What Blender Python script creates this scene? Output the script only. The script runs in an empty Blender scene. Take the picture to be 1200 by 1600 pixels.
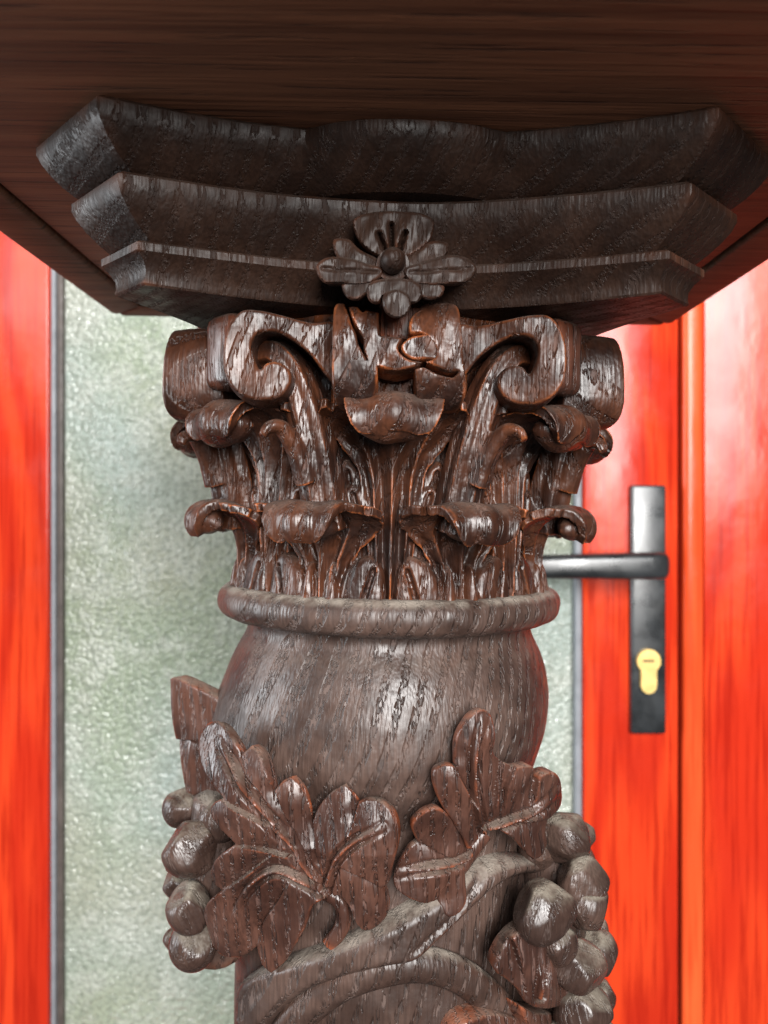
import bpy, bmesh, math, random
import numpy as np
from mathutils import Vector, Matrix
from mathutils.geometry import delaunay_2d_cdt

random.seed(7); rng = np.random.default_rng(7)
scene = bpy.context.scene
C = scene.collection
S = 0.36            # metres per modelling unit (camera to column axis = 1 unit)
Z0 = 0.78           # camera height above the floor, metres
F = 1200.0
CX = -0.006
LEAN = math.radians(1.0)

# ------------------------------------------------------------------ camera
cam_d = bpy.data.cameras.new('camera'); cam = bpy.data.objects.new('camera', cam_d); C.objects.link(cam)
cam.location = (CX*S, -1.0*S, Z0); cam.rotation_euler = (math.radians(90), 0, 0)
cam_d.sensor_fit = 'VERTICAL'; cam_d.sensor_height = 32; cam_d.lens = 24
cam_d.clip_start = 0.01; cam_d.clip_end = 60
cam_d.dof.use_dof = True; cam_d.dof.focus_distance = 0.78*S; cam_d.dof.aperture_fstop = 10.0
scene.camera = cam
# ------------------------------------------------------------------ light
world = bpy.data.worlds.new('World'); scene.world = world; world.use_nodes = True
bg = world.node_tree.nodes['Background']; bg.inputs[0].default_value = (0.86, 0.93, 1.0, 1); bg.inputs[1].default_value = 0.06
def area(name, loc, target, sx, sy, energy, col):
    l = bpy.data.lights.new(name, 'AREA'); l.shape = 'RECTANGLE'; l.size = sx; l.size_y = sy; l.energy = energy; l.color = col
    o = bpy.data.objects.new(name, l); C.objects.link(o); o.location = loc
    o.rotation_euler = (Vector(target)-Vector(loc)).to_track_quat('-Z', 'Y').to_euler()
    return o
area('window_front', (0.40, -2.1, Z0+0.55), (0, 0, Z0-0.05), 0.95, 1.35, 116, (1.0, 0.985, 0.96))
area('window_high', (0.1, -2.7, Z0+1.25), (0, 0.3, Z0), 3.2, 0.7, 62, (0.97, 0.985, 1.0))
area('window_side', (-1.9, -0.05, Z0+0.15), (0, 0, Z0), 0.7, 1.2, 36, (0.90, 0.96, 1.0))
area('daylight_behind_glass', (-0.1, 1.5, Z0+0.6), (0, 0.36, Z0), 1.2, 1.2, 17, (0.95, 1.0, 0.94))
vs = scene.view_settings; vs.view_transform = 'Standard'; vs.look = 'None'; vs.exposure = 0.0; vs.gamma = 1.0
vs.use_curve_mapping = False

# ------------------------------------------------------------------ node helpers
class NT:
    def __init__(s, name):
        s.m = bpy.data.materials.new(name); s.m.use_nodes = True; s.t = s.m.node_tree; s.n = s.t.nodes
        s.b = s.n['Principled BSDF']; s.out = s.n['Material Output']
    def link(s, a, b): s.t.links.new(a, b)
    def put(s, sock, v):
        if hasattr(v, 'is_output'): s.link(v, sock)
        else: sock.default_value = v
    def math(s, op, a, b=0.0, clamp=False):
        n = s.n.new('ShaderNodeMath'); n.operation = op; n.use_clamp = clamp; s.put(n.inputs[0], a); s.put(n.inputs[1], b); return n.outputs[0]
    def mix(s, f, a, b):
        n = s.n.new('ShaderNodeMix'); n.data_type = 'RGBA'; s.put(n.inputs[0], f)
        s.put(n.inputs[6], a if hasattr(a, 'is_output') else (*a, 1)); s.put(n.inputs[7], b if hasattr(b, 'is_output') else (*b, 1)); return n.outputs[2]
    def rng(s, v, a, b, c=0.0, d=1.0):
        n = s.n.new('ShaderNodeMapRange'); n.interpolation_type = 'SMOOTHSTEP'; s.put(n.inputs[0], v)
        for i, q in enumerate((a, b, c, d)): n.inputs[1+i].default_value = q
        return n.outputs[0]
    def obj(s, rand=0.0):
        o = s.n.new('ShaderNodeTexCoord').outputs['Object']
        if rand:
            i = s.n.new('ShaderNodeObjectInfo').outputs['Random']
            v = s.n.new('ShaderNodeVectorMath'); v.operation = 'ADD'; s.link(o, v.inputs[0])
            c = s.n.new('ShaderNodeCombineXYZ'); k = s.math('MULTIPLY', i, rand)
            for q in range(3): s.link(k, c.inputs[q])
            s.link(c.outputs[0], v.inputs[1]); return v.outputs[0]
        return o
    def scaled(s, v, sc, rot=(0, 0, 0)):
        m = s.n.new('ShaderNodeMapping'); m.inputs['Scale'].default_value = sc; m.inputs['Rotation'].default_value = rot; s.link(v, m.inputs[0]); return m.outputs[0]
    def noise(s, v, scale, detail=3, rough=0.5, dist=0.0):
        n = s.n.new('ShaderNodeTexNoise'); s.link(v, n.inputs['Vector']); n.inputs['Scale'].default_value = scale
        n.inputs['Detail'].default_value = detail; n.inputs['Roughness'].default_value = rough; n.inputs['Distortion'].default_value = dist; return n.outputs[0]
    def voro(s, v, scale, feature='F1', smooth=None, out='Distance'):
        n = s.n.new('ShaderNodeTexVoronoi'); n.feature = feature; s.link(v, n.inputs['Vector']); n.inputs['Scale'].default_value = scale
        return n.outputs[out]
    def dot(s, v, d):
        n = s.n.new('ShaderNodeVectorMath'); n.operation = 'DOT_PRODUCT'; s.link(v, n.inputs[0]); n.inputs[1].default_value = d; return n.outputs['Value']
    def bump(s, h, strength, dist, normal=None):
        n = s.n.new('ShaderNodeBump'); n.inputs['Strength'].default_value = strength; n.inputs['Distance'].default_value = dist
        s.link(h, n.inputs['Height'])
        if normal is not None: s.link(normal, n.inputs['Normal'])
        return n.outputs[0]

def carved_oak(name, dark, mid, worn, dust, dustamt, wornamt, rough=0.30, ring=(1.0, 0.40, -0.34), freq=50.0, rand=0.0, pore=1.0, cs=1.0, chisel=1.0, wr=(0.525, 0.62)):
    k = NT(name); o = k.obj(rand)
    if cs != 1.0: o = k.scaled(o, (cs, cs, cs))
    warp = k.noise(o, 5.0, 1)
    rc = k.math('ADD', k.math('MULTIPLY', k.dot(o, ring), freq), k.math('MULTIPLY', warp, 3.2))
    fr = k.math('FRACT', rc)
    mot = k.noise(o, 36.0, 3, 0.65)
    band = k.rng(k.math('ABSOLUTE', k.math('SUBTRACT', fr, 0.5)), 0.12, 0.25, 1.0, 0.0)
    pn = k.noise(k.scaled(o, (400, 400, 62)), 1.0, 1, 0.5)
    pores = k.math('MULTIPLY', k.rng(pn, 0.46, 0.56), band, True)
    fine = k.noise(k.scaled(o, (300, 300, 20)), 1.0, 1)
    big = k.noise(o, 14.0, 3, 0.62)
    bigr = k.rng(big, 0.36, 0.66)
    col = k.mix(bigr, dark, mid)
    col = k.mix(k.math('MULTIPLY', k.rng(fine, 0.35, 0.7), 0.35), col, tuple(q*0.45 for q in dark))
    point = k.n.new('ShaderNodeNewGeometry')
    w = k.math('MULTIPLY', k.rng(point.outputs['Pointiness'], wr[0], wr[1]), k.math('MULTIPLY', k.rng(k.noise(o, 24.0, 2), 0.42, 0.60, 0.08, 1.0), wornamt), True)
    col = k.mix(w, col, worn)
    col = k.mix(k.math('MULTIPLY', pores, 0.55*pore), col, k.mix(k.rng(mot, 0.46, 0.60), tuple(q*0.25 for q in dark), tuple(q*1.35+0.02 for q in mid)))
    sx = k.n.new('ShaderNodeSeparateXYZ'); k.link(point.outputs['Normal'], sx.inputs[0])
    up = k.math('MULTIPLY', k.rng(sx.outputs[2], 0.40, 0.95), k.math('MULTIPLY', k.rng(mot, 0.25, 0.65), dustamt), True)
    col = k.mix(up, col, dust)
    k.link(col, k.b.inputs['Base Color'])
    r = k.math('ADD', k.rng(mot, 0.3, 0.75, rough-0.08, rough+0.14), k.math('MULTIPLY', up, 0.35))
    r = k.math('ADD', r, k.math('MULTIPLY', pores, 0.2), True)
    k.link(r, k.b.inputs['Roughness'])
    k.b.inputs['Specular IOR Level'].default_value = 0.45
    h = k.math('ADD', k.math('MULTIPLY', mot, 0.45), k.math('MULTIPLY', k.noise(o, 20.0, 1), 0.9))
    h = k.math('ADD', k.math('MULTIPLY', h, chisel), k.math('MULTIPLY', fine, 0.10))
    h = k.math('SUBTRACT', h, k.math('MULTIPLY', pores, 0.48*pore))
    k.link(k.bump(h, 0.55, 0.0050), k.b.inputs['Normal'])
    return k.m

M = {}
M['capital'] = carved_oak('carved_oak_reddish', (0.021, 0.0080, 0.0050), (0.076, 0.0255, 0.0120), (0.30, 0.080, 0.022), (0.15, 0.115, 0.095), 0.35, 0.95, 0.355, rand=3.0, pore=0.6, chisel=0.6, wr=(0.511, 0.570))
M['shaft'] = carved_oak('carved_oak_brown', (0.038, 0.0215, 0.0165), (0.084, 0.051, 0.040), (0.22, 0.075, 0.036), (0.27, 0.23, 0.19), 0.85, 0.7, 0.40, chisel=0.35, pore=0.85)
M['leaf'] = carved_oak('carved_oak_leaf', (0.036, 0.0150, 0.0105), (0.080, 0.035, 0.024), (0.28, 0.070, 0.026), (0.22, 0.18, 0.145), 0.45, 0.8, 0.335, ring=(1.0, 0.25, 0.10), freq=78, chisel=0.30)
M['grape'] = carved_oak('carved_oak_grape', (0.036, 0.020, 0.0155), (0.074, 0.044, 0.034), (0.20, 0.060, 0.026), (0.25, 0.22, 0.175), 0.8, 0.5, 0.29, freq=48, rand=3.0, pore=0.3, cs=0.033, chisel=0.4)
M['abacus'] = carved_oak('carved_oak_shaded', (0.020, 0.0095, 0.0062), (0.038, 0.0185, 0.0120), (0.14, 0.05, 0.026), (0.12, 0.1, 0.085), 0.3, 0.7, 0.46, ring=(1, 0.9, 0.1), freq=46, pore=0.2, chisel=0.35)  # oak brown, lowered further to carry the recess shade under the tabletop

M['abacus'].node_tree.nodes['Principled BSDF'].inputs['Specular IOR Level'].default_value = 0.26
def table_wood(name, a, b, c):
    k = NT(name); o = k.obj()
    g = k.noise(k.scaled(o, (2.0, 60, 60)), 1.0, 5, 0.62, 0.3)
    g2 = k.noise(k.scaled(o, (6, 230, 60)), 1.0, 3, 0.6)
    col = k.mix(k.rng(g, 0.33, 0.67), a, b)
    dark = k.rng(g2, 0.56, 0.68)
    col = k.mix(k.math('MULTIPLY', dark, 0.75), col, c)
    k.link(col, k.b.inputs['Base Color']); k.b.inputs['Roughness'].default_value = 0.62; k.b.inputs['Specular IOR Level'].default_value = 0.25
    k.link(k.bump(k.math('SUBTRACT', g, dark), 0.35, 0.002), k.b.inputs['Normal']); return k.m
M['table'] = table_wood('stained_table_wood', (0.100, 0.038, 0.0195), (0.180, 0.070, 0.035), (0.022, 0.009, 0.006))

def lacquer(name, a, b, c, seed):
    k = NT(name); o = k.obj()
    v = k.n.new('ShaderNodeVectorMath'); v.operation = 'ADD'; k.link(o, v.inputs[0]); v.inputs[1].default_value = (seed, seed*0.3, seed*1.7)
    o = v.outputs[0]
    w = k.noise(k.scaled(o, (3.2, 3.2, 0.55)), 1.0, 2, 0.5)
    x = k.math('ADD', k.math('MULTIPLY', k.dot(o, (1, 0.2, 0.0)), 5.0), k.math('MULTIPLY', w, 7.0))
    rings = k.math('SINE', k.math('MULTIPLY', x, 5.2))
    g = k.noise(k.scaled(o, (75, 75, 2.6)), 1.0, 4, 0.65)
    col = k.mix(k.rng(rings, -1.0, 1.0), a, b)
    col = k.mix(k.math('MULTIPLY', k.rng(g, 0.44, 0.66), 0.75), col, c)
    k.link(col, k.b.inputs['Base Color'])
    k.link(k.rng(k.noise(o, 6.0, 4, 0.6), 0.35, 0.7, 0.18, 0.30), k.b.inputs['Roughness'])
    k.b.inputs['Specular IOR Level'].default_value = 0.32
    k.link(k.bump(k.noise(k.scaled(o, (9, 9, 5)), 1.0, 3), 0.05, 0.02), k.b.inputs['Normal']); return k.m
M['lacquer'] = lacquer('red_lacquered_wood', (0.47, 0.024, 0.008), (0.63, 0.048, 0.012), (0.30, 0.010, 0.004), 2.0)
M['lacquer_bead'] = lacquer('orange_lacquered_wood', (0.66, 0.070, 0.018), (0.76, 0.10, 0.026), (0.54, 0.045, 0.011), 5.0)

def plain(name, col, rough, metal=0.0, var=0.25, scale=20.0, spec=0.5):
    k = NT(name); o = k.obj(); n = k.noise(o, scale, 4, 0.6)
    k.link(k.mix(k.rng(n, 0.3, 0.7), tuple(q*(1-var) for q in col), tuple(min(1, q*(1+var)) for q in col)), k.b.inputs['Base Color'])
    k.link(k.rng(k.noise(o, scale*2.3, 3), 0.3, 0.7, rough*0.8, min(1, rough*1.25)), k.b.inputs['Roughness'])
    k.b.inputs['Metallic'].default_value = metal; k.b.inputs['Specular IOR Level'].default_value = spec; return k.m
M['black'] = plain('black_painted_metal', (0.022, 0.024, 0.026), 0.30, 0.0, 0.5, 9, 0.9)
M['brass'] = plain('brass', (0.80, 0.56, 0.20), 0.42, 0.55, 0.1)
M['gasket'] = plain('grey_gasket', (0.22, 0.23, 0.25), 0.5, 0, 0.12)
M['gasket_dark'] = plain('brown_gasket', (0.085, 0.068, 0.060), 0.5, 0, 0.2)
M['void'] = plain('dark_joint', (0.02, 0.008, 0.005), 0.8)

def frosted():
    k = NT('pebbled_obscure_glass'); o = k.obj()
    big = k.noise(o, 1.6, 1, 0.5); big2 = k.noise(k.scaled(o, (1, 1, 1), (0.4, 0.9, 0.3)), 2.3, 1); med = k.noise(o, 9.0, 4, 0.75); sm = k.noise(o, 70.0, 2, 0.6)
    col = k.mix(k.rng(big, 0.40, 0.60), (0.50, 0.57, 0.43), (0.62, 0.70, 0.64))  # blotchy colour painted in for the blurred daylit view behind the pane
    col = k.mix(k.math('MULTIPLY', k.rng(big2, 0.42, 0.64), 0.6), col, (0.66, 0.64, 0.52))
    col = k.mix(k.math('MULTIPLY', k.rng(med, 0.44, 0.62), 0.6), col, (0.80, 0.82, 0.74))
    col = k.mix(k.math('MULTIPLY', k.rng(sm, 0.46, 0.62), 0.55), col, (0.34, 0.38, 0.31))
    peb = k.voro(o, 80.0, 'F1')
    nb = k.bump(k.math('SUBTRACT', k.math('MULTIPLY', med, 1.6), k.math('MULTIPLY', peb, peb)), 0.42, 0.006)
    dim = k.rng(k.voro(o, 30.0, 'F1'), 0.0, 0.34, 1.0, 0.0)
    nb2 = k.bump(dim, 0.5, 0.010, nb)
    d = k.n.new('ShaderNodeBsdfDiffuse'); k.link(col, d.inputs[0]); k.link(nb, d.inputs['Normal'])
    t = k.n.new('ShaderNodeBsdfTranslucent'); k.link(col, t.inputs[0]); k.link(nb, t.inputs['Normal'])
    m1 = k.n.new('ShaderNodeMixShader'); m1.inputs[0].default_value = 0.5; k.link(d.outputs[0], m1.inputs[1]); k.link(t.outputs[0], m1.inputs[2])
    g = k.n.new('ShaderNodeBsdfGlossy'); g.inputs['Roughness'].default_value = 0.07; k.link(nb2, g.inputs['Normal'])
    fr = k.n.new('ShaderNodeFresnel'); fr.inputs[0].default_value = 1.5; k.link(nb, fr.inputs['Normal'])
    m2 = k.n.new('ShaderNodeMixShader'); k.link(fr.outputs[0], m2.inputs[0]); k.link(m1.outputs[0], m2.inputs[1]); k.link(g.outputs[0], m2.inputs[2])
    k.link(m2.outputs[0], k.out.inputs['Surface']); return k.m
M['glass'] = frosted()

# ------------------------------------------------------------------ mesh helpers
def mesh_obj(name, verts, faces, mat, parent, sharp=40, recalc=True, smooth=True):
    me = bpy.data.meshes.new(name); me.from_pydata([tuple(map(float, v)) for v in verts], [], [tuple(map(int, f)) for f in faces])
    return link_mesh(name, me, mat, parent, sharp, recalc, smooth)
def link_mesh(name, me, mat, parent, sharp=40, recalc=True, smooth=True):
    if recalc:
        b = bmesh.new(); b.from_mesh(me); bmesh.ops.recalc_face_normals(b, faces=b.faces); b.to_mesh(me); b.free()
    if smooth:
        me.shade_smooth()
        if sharp: me.set_sharp_from_angle(angle=math.radians(sharp))
    me.materials.clear(); me.materials.append(M[mat])
    o = bpy.data.objects.new(name, me); C.objects.link(o)
    if parent is not None: o.parent = parent
    return o
def thing(name, label, cat, loc, group=None):
    o = bpy.data.objects.new(name, None); C.objects.link(o); o.location = loc; o.scale = (S, S, S)
    o['label'] = label; o['category'] = cat
    if group: o['group'] = group
    return o
def catmull(pts, n=6, closed=True):
    """points (x, y) smooth, (x, y, 1) sharp corner"""
    P = [np.array(p[:2], float) for p in pts]; sh = [len(p) > 2 for p in pts]; L = len(P); out = []
    for i in range(L if closed else L-1):
        p1, p2 = P[i], P[(i+1) % L]
        p0 = P[i-1] if (closed or i > 0) else p1
        p3 = P[(i+2) % L] if (closed or i+2 < L) else p2
        t1 = np.zeros(2) if sh[i] else (p2-p0)*0.5
        t2 = np.zeros(2) if sh[(i+1) % L] else (p3-p1)*0.5
        if sh[i]: t1 = (p2-p1)*0.6
        if sh[(i+1) % L]: t2 = (p2-p1)*0.6
        for j in range(n):
            t = j/n; out.append((2*t**3-3*t*t+1)*p1+(t**3-2*t*t+t)*t1+(-2*t**3+3*t*t)*p2+(t**3-t*t)*t2)
    if not closed: out.append(P[-1])
    return np.array(out)
def resample(P, step, closed=True):
    Q = np.vstack([P, P[:1]]) if closed else P
    seg = np.linalg.norm(np.diff(Q, axis=0), axis=1); s = np.concatenate([[0], np.cumsum(seg)])
    n = max(6, int(round(s[-1]/step))); t = np.linspace(0, s[-1], n, endpoint=not closed)
    return np.stack([np.interp(t, s, Q[:, i]) for i in range(Q.shape[1])], 1)
def dist_poly(p, poly, closed=True):
    """distance of points p (n,2) to polyline"""
    a = poly; b = np.roll(poly, -1, 0)
    if not closed: a, b = poly[:-1], poly[1:]
    best = np.full(len(p), 1e9)
    for i in range(len(a)):
        ab = b[i]-a[i]; t = np.clip(((p-a[i])@ab)/max(ab@ab, 1e-12), 0, 1)
        best = np.minimum(best, np.linalg.norm(p-(a[i]+t[:, None]*ab), axis=1))
    return best
def inside(p, poly):
    x, y = p[:, 0], p[:, 1]; r = np.zeros(len(p), bool); j = len(poly)-1
    for i in range(len(poly)):
        xi, yi = poly[i]; xj, yj = poly[j]
        c = ((yi > y) != (yj > y)); xs = (xj-xi)*(y-yi)/((yj-yi) if yj != yi else 1e-12)+xi
        r ^= c & (x < xs); j = i
    return r
def relief_data(outline, step, hfun, mapf, base, inset=0.0, n=6, bulge=0.0):
    """closed solid over a 2D outline: top height hfun(p, d), walls down to base height"""
    B = resample(catmull(outline, n), step)
    lo, hi = B.min(0), B.max(0)
    xs = np.arange(lo[0], hi[0]+step, step); ys = np.arange(lo[1], hi[1]+step, step*0.87)
    G = np.array([(x+(0.5*step if j % 2 else 0), y) for j, y in enumerate(ys) for x in xs])
    G = G[inside(G, B)]
    if len(G): G = G[dist_poly(G, B) > step*0.45]
    V = np.vstack([B, G]) if len(G) else B
    nb = len(B)
    res = delaunay_2d_cdt([Vector(v) for v in V], [], [list(range(nb))], 1, 1e-7)
    v2 = np.array([(v.x, v.y) for v in res[0]]); fs = [tuple(f) for f in res[2]]
    d = dist_poly(v2, B)
    top = mapf(v2, hfun(v2, d))
    cnt = {}
    for f in fs:
        for i in range(len(f)):
            a, b = f[i], f[(i+1) % len(f)]; cnt.setdefault((min(a, b), max(a, b)), []).append((a, b))
    bedges = [v[0] for v in cnt.values() if len(v) == 1]
    c = v2.mean(0); q = v2 + (c-v2)*inset
    bot = mapf(q, np.full(len(v2), base))
    N = len(v2)
    verts = np.vstack([top, bot]); faces = list(fs)+[tuple(i+N for i in f[::-1]) for f in fs]
    if bulge:
        bi = sorted({i for e_ in bedges for i in e_}); rows_ = 4; idx = {}
        for k_ in range(1, rows_+1):
            f_ = k_/(rows_+1.0); amt = bulge*math.sin(math.pi*f_)**0.7
            w_ = v2[bi]-c; w_ = w_/np.linalg.norm(w_, axis=1)[:, None]
            hh = hfun(v2[bi], d[bi])*(1-f_)+base*f_
            P_ = mapf(v2[bi]+w_*amt, hh)
            for q_, i in enumerate(bi): idx[(k_, i)] = len(verts)+q_
            verts = np.vstack([verts, P_])
        g_i = lambda k_, i: i if k_ == 0 else (i+N if k_ == rows_+1 else idx[(k_, i)])
        for a, b in bedges:
            for k_ in range(rows_+1): faces.append((g_i(k_, b), g_i(k_, a), g_i(k_+1, a), g_i(k_+1, b)))
    else: faces += [(b, a, a+N, b+N) for a, b in bedges]
    return verts, faces
def relief(name, outline, step, hfun, mapf, base, mat, parent, inset=0.0, sharp=50, n=6):
    v, f = relief_data(outline, step, hfun, mapf, base, inset, n); return mesh_obj(name, v, f, mat, parent, sharp)
def join(parts):
    V, Fc, o = [], [], 0
    for v, f in parts:
        V.append(np.asarray(v, float)); Fc += [tuple(i+o for i in q) for q in f]; o += len(v)
    return np.vstack(V), Fc
def fuse(name, parts, voxel, it=4, fac=0.5):
    v, f = join(parts); me = bpy.data.meshes.new(name); me.from_pydata([tuple(map(float, p)) for p in v], [], f)
    b = bmesh.new(); b.from_mesh(me); bmesh.ops.recalc_face_normals(b, faces=b.faces); b.to_mesh(me); b.free()
    o = bpy.data.objects.new(name, me); C.objects.link(o)
    m = o.modifiers.new('r', 'REMESH'); m.mode = 'VOXEL'; m.voxel_size = voxel; m.use_smooth_shade = True
    if it: s = o.modifiers.new('s', 'SMOOTH'); s.iterations = it; s.factor = fac
    dg = bpy.context.evaluated_depsgraph_get(); out = bpy.data.meshes.new_from_object(o.evaluated_get(dg))
    bpy.data.objects.remove(o); out.name = name; return out
def sweep(path, rad, n=14, up=(0, 0, 1), ell=1.0, closed=False, prof=None):
    """tube: path (k,3), rad scalar or (k,), ell = ratio second axis"""
    P = np.asarray(path, float); k = len(P); R = np.broadcast_to(np.asarray(rad, float), (k,))
    T = np.gradient(P, axis=0); T /= np.linalg.norm(T, axis=1)[:, None]
    V, Fc = [], []
    for i in range(k):
        u = np.asarray(up, float); a = np.cross(T[i], u); a /= max(np.linalg.norm(a), 1e-9); b = np.cross(a, T[i])
        for j in range(n):
            t = 2*math.pi*j/n; w = 1.0 if prof is None else prof(t)
            V.append(P[i]+R[i]*w*(math.cos(t)*a*1.0+math.sin(t)*b*ell))
    for i in range(k-1):
        for j in range(n): Fc.append((i*n+j, i*n+(j+1) % n, (i+1)*n+(j+1) % n, (i+1)*n+j))
    Fc.append(tuple(range(n))[::-1]); Fc.append(tuple((k-1)*n+j for j in range(n))); return np.array(V), Fc
def spline3(pts, n=8):
    P = [np.array(p, float) for p in pts]; out = []
    for i in range(len(P)-1):
        p0 = P[i-1] if i else 2*P[0]-P[1]; p1, p2 = P[i], P[i+1]; p3 = P[i+2] if i+2 < len(P) else 2*P[-1]-P[-2]
        for j in range(n):
            t = j/n; out.append(0.5*((2*p1)+(-p0+p2)*t+(2*p0-5*p1+4*p2-p3)*t*t+(-p0+3*p1-3*p2+p3)*t**3))
    out.append(P[-1]); return np.array(out)
def sheet(fn, nu, nv, thick):
    """closed thick sheet: fn(u, v) arrays -> (pos, inward normal dir); u,v in [0,1]"""
    U, Vv = np.meshgrid(np.linspace(0, 1, nu), np.linspace(0, 1, nv), indexing='ij')
    P, N = fn(U.ravel(), Vv.ravel()); T = thick(U.ravel(), Vv.ravel()) if callable(thick) else thick
    Q = P+N*(np.asarray(T)[..., None] if np.ndim(T) else T); n = nu*nv; Fc = []
    idx = lambda i, j: i*nv+j
    for i in range(nu-1):
        for j in range(nv-1):
            f = (idx(i, j), idx(i+1, j), idx(i+1, j+1), idx(i, j+1)); Fc.append(f); Fc.append(tuple(q+n for q in f[::-1]))
    ring = [idx(i, 0) for i in range(nu)]+[idx(nu-1, j) for j in range(1, nv)]+[idx(i, nv-1) for i in range(nu-2, -1, -1)]+[idx(0, j) for j in range(nv-2, 0, -1)]
    for a, b in zip(ring, ring[1:]+ring[:1]): Fc.append((b, a, a+n, b+n))
    return np.vstack([P, Q]), Fc
def box(x0, x1, y0, y1, z0, z1, bev=0.0, seg=2):
    b = bmesh.new(); bmesh.ops.create_cube(b, size=1)
    for v in b.verts: v.co = Vector(((x0+x1)/2+v.co.x*(x1-x0), (y0+y1)/2+v.co.y*(y1-y0), (z0+z1)/2+v.co.z*(z1-z0)))
    if bev: bmesh.ops.bevel(b, geom=b.edges[:], offset=bev, segments=seg, profile=0.5, affect='EDGES')
    v = [tuple(q.co) for q in b.verts]; b.verts.index_update(); f = [tuple(w.index for w in q.verts) for q in b.faces]; b.free(); return v, f
def revolve(prof, n=160, rfun=None, jit=0.0):
    V, Fc = [], []
    for i, (r, z) in enumerate(prof):
        for j in range(n):
            t = 2*math.pi*j/n; rr = r if rfun is None else r+rfun(t, z)
            V.append((rr*math.sin(t), -rr*math.cos(t), z))
    for i in range(len(prof)-1):
        for j in range(n): Fc.append((i*n+j, i*n+(j+1) % n, (i+1)*n+(j+1) % n, (i+1)*n+j))
    Fc.append(tuple(range(n))); Fc.append(tuple((len(prof)-1)*n+j for j in range(n))); return V, Fc

# ------------------------------------------------------------------ setting: door with glass, frame beside it
DY = 1.0                       # door face, modelling units behind the column axis
def dx(px, d=2.0): return CX+(px-600)/F*d
def dz(py, d=2.0): return (800-py)/F*d
BASE = -1.95                   # bottom of the door, units below the camera
door = thing('door', 'red lacquered wooden door with a pebbled glass pane behind the carved column', 'door', (0, DY*S, Z0+BASE*S))
def door_part(name, data, mat, parent=door, sharp=40):
    v, f = data; v = [(a, b-DY, c-BASE) for a, b, c in v]; return mesh_obj(name, v, f, mat, parent, sharp)
gl, gr_ = dx(91), dx(901)
top_z, bot_z = 2.55, BASE
door_part('stile', box(dx(75)-0.42, dx(75), DY, DY+0.12, bot_z, top_z, 0.004), 'lacquer')
door_part('stile', box(dx(912), dx(1060), DY, DY+0.12, bot_z, top_z, 0.006), 'lacquer')
door_part('rail', box(dx(75)+0.0015, dx(912)-0.0015, DY+0.002, DY+0.118, bot_z, bot_z+0.45, 0.004), 'lacquer')
door_part('rail', box(dx(75)+0.0015, dx(912)-0.0015, DY+0.002, DY+0.118, top_z-0.35, top_z, 0.004), 'lacquer')
pane = door_part('glass_pane', box(dx(75)+0.002, dx(912)-0.002, DY+0.045, DY+0.06, bot_z+0.445, top_z-0.345), 'glass')
door_part('gasket', box(dx(75)+0.001, dx(83), DY+0.012, DY+0.043, bot_z+0.45, top_z-0.35, 0.004), 'gasket', pane)
door_part('gasket', box(dx(83)+0.0005, dx(92), DY+0.022, DY+0.043, bot_z+0.45, top_z-0.35, 0.003), 'gasket_dark', pane)
door_part('gasket', box(dx(901), dx(912)-0.001, DY+0.012, DY+0.043, bot_z+0.45, top_z-0.35, 0.004), 'gasket', pane)
# handle set
plate = door_part('handle_plate', box(dx(982.5), dx(1036.5), DY-0.022, DY+0.002, dz(1147, 1.98), dz(758, 1.98), 0.007, 3), 'black')
def rrect_sweep(path, hw, hh, n=24, p=3.2):
    def prof(t):
        c, s = abs(math.cos(t)), abs(math.sin(t)); return (c**p+s**p)**(-1/p)
    return sweep(path, hw, n, (0, 0, 1), hh/hw, prof=prof)
dl = 1.885; zl = dz(884, dl)
door_part('handle_neck', sweep([(dx(1013, 1.94), DY+0.01-0.02, zl), (dx(1013, 1.92), DY-0.05, zl), (dx(1013, 1.9), DY-0.10, zl)], [0.030, 0.028, 0.027], 24), 'black', plate)
xr, xl = dx(1045, dl), dx(775, dl)
lp = [(xr, DY-0.112, zl), (xr-0.006, DY-0.113, zl), (xr-0.016, DY-0.115, zl), (xr-0.05, DY-0.118, zl), (xr-0.2, DY-0.118, zl-0.001), (xl+0.03, DY-0.116, zl-0.003), (xl, DY-0.112, zl-0.003)]
v, f = rrect_sweep(lp, 1.0, 1.0)
R_ = [(0.010, 0.018), (0.018, 0.029), (0.022, 0.033), (0.023, 0.0335), (0.022, 0.031), (0.021, 0.0285), (0.015, 0.022)]
v = np.array(v); n_ = 24
for i, (a, b) in enumerate(R_):
    c = np.array(lp[i]); blk = v[i*n_:(i+1)*n_]-c; blk[:, 1] *= a; blk[:, 2] *= b; blk[:, 0] *= 0; v[i*n_:(i+1)*n_] = c+blk
door_part('lever', (v, f), 'black', plate, 60)
def keyhole(cx_, cz, r, w, h, y0, y1):
    pts = []
    a0 = math.asin(w/2/r)
    for i in range(29):
        a = -math.pi/2+a0+(2*math.pi-2*a0)*i/28; pts.append((cx_+r*math.cos(a), cz+r*math.sin(a)))
    pts += [(cx_-w/2, cz-h+w/2)]
    pts += [(cx_+w/2*math.cos(math.pi+math.pi*i/8), cz-h+w/2+w/2*math.sin(math.pi+math.pi*i/8)) for i in range(1, 9)]
    n = len(pts); V = [(x, y0, z) for x, z in pts]+[(x, y1, z) for x, z in pts]
    return V, [tuple(range(n)), tuple(range(n, 2*n))[::-1]]+[(i, (i+1) % n, n+(i+1) % n, n+i) for i in range(n)]
cyl = door_part('lock_cylinder', keyhole(dx(1013.5, 1.97), dz(1033, 1.97), 0.030, 0.040, 0.083, DY-0.034, DY-0.02), 'brass', plate)
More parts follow.
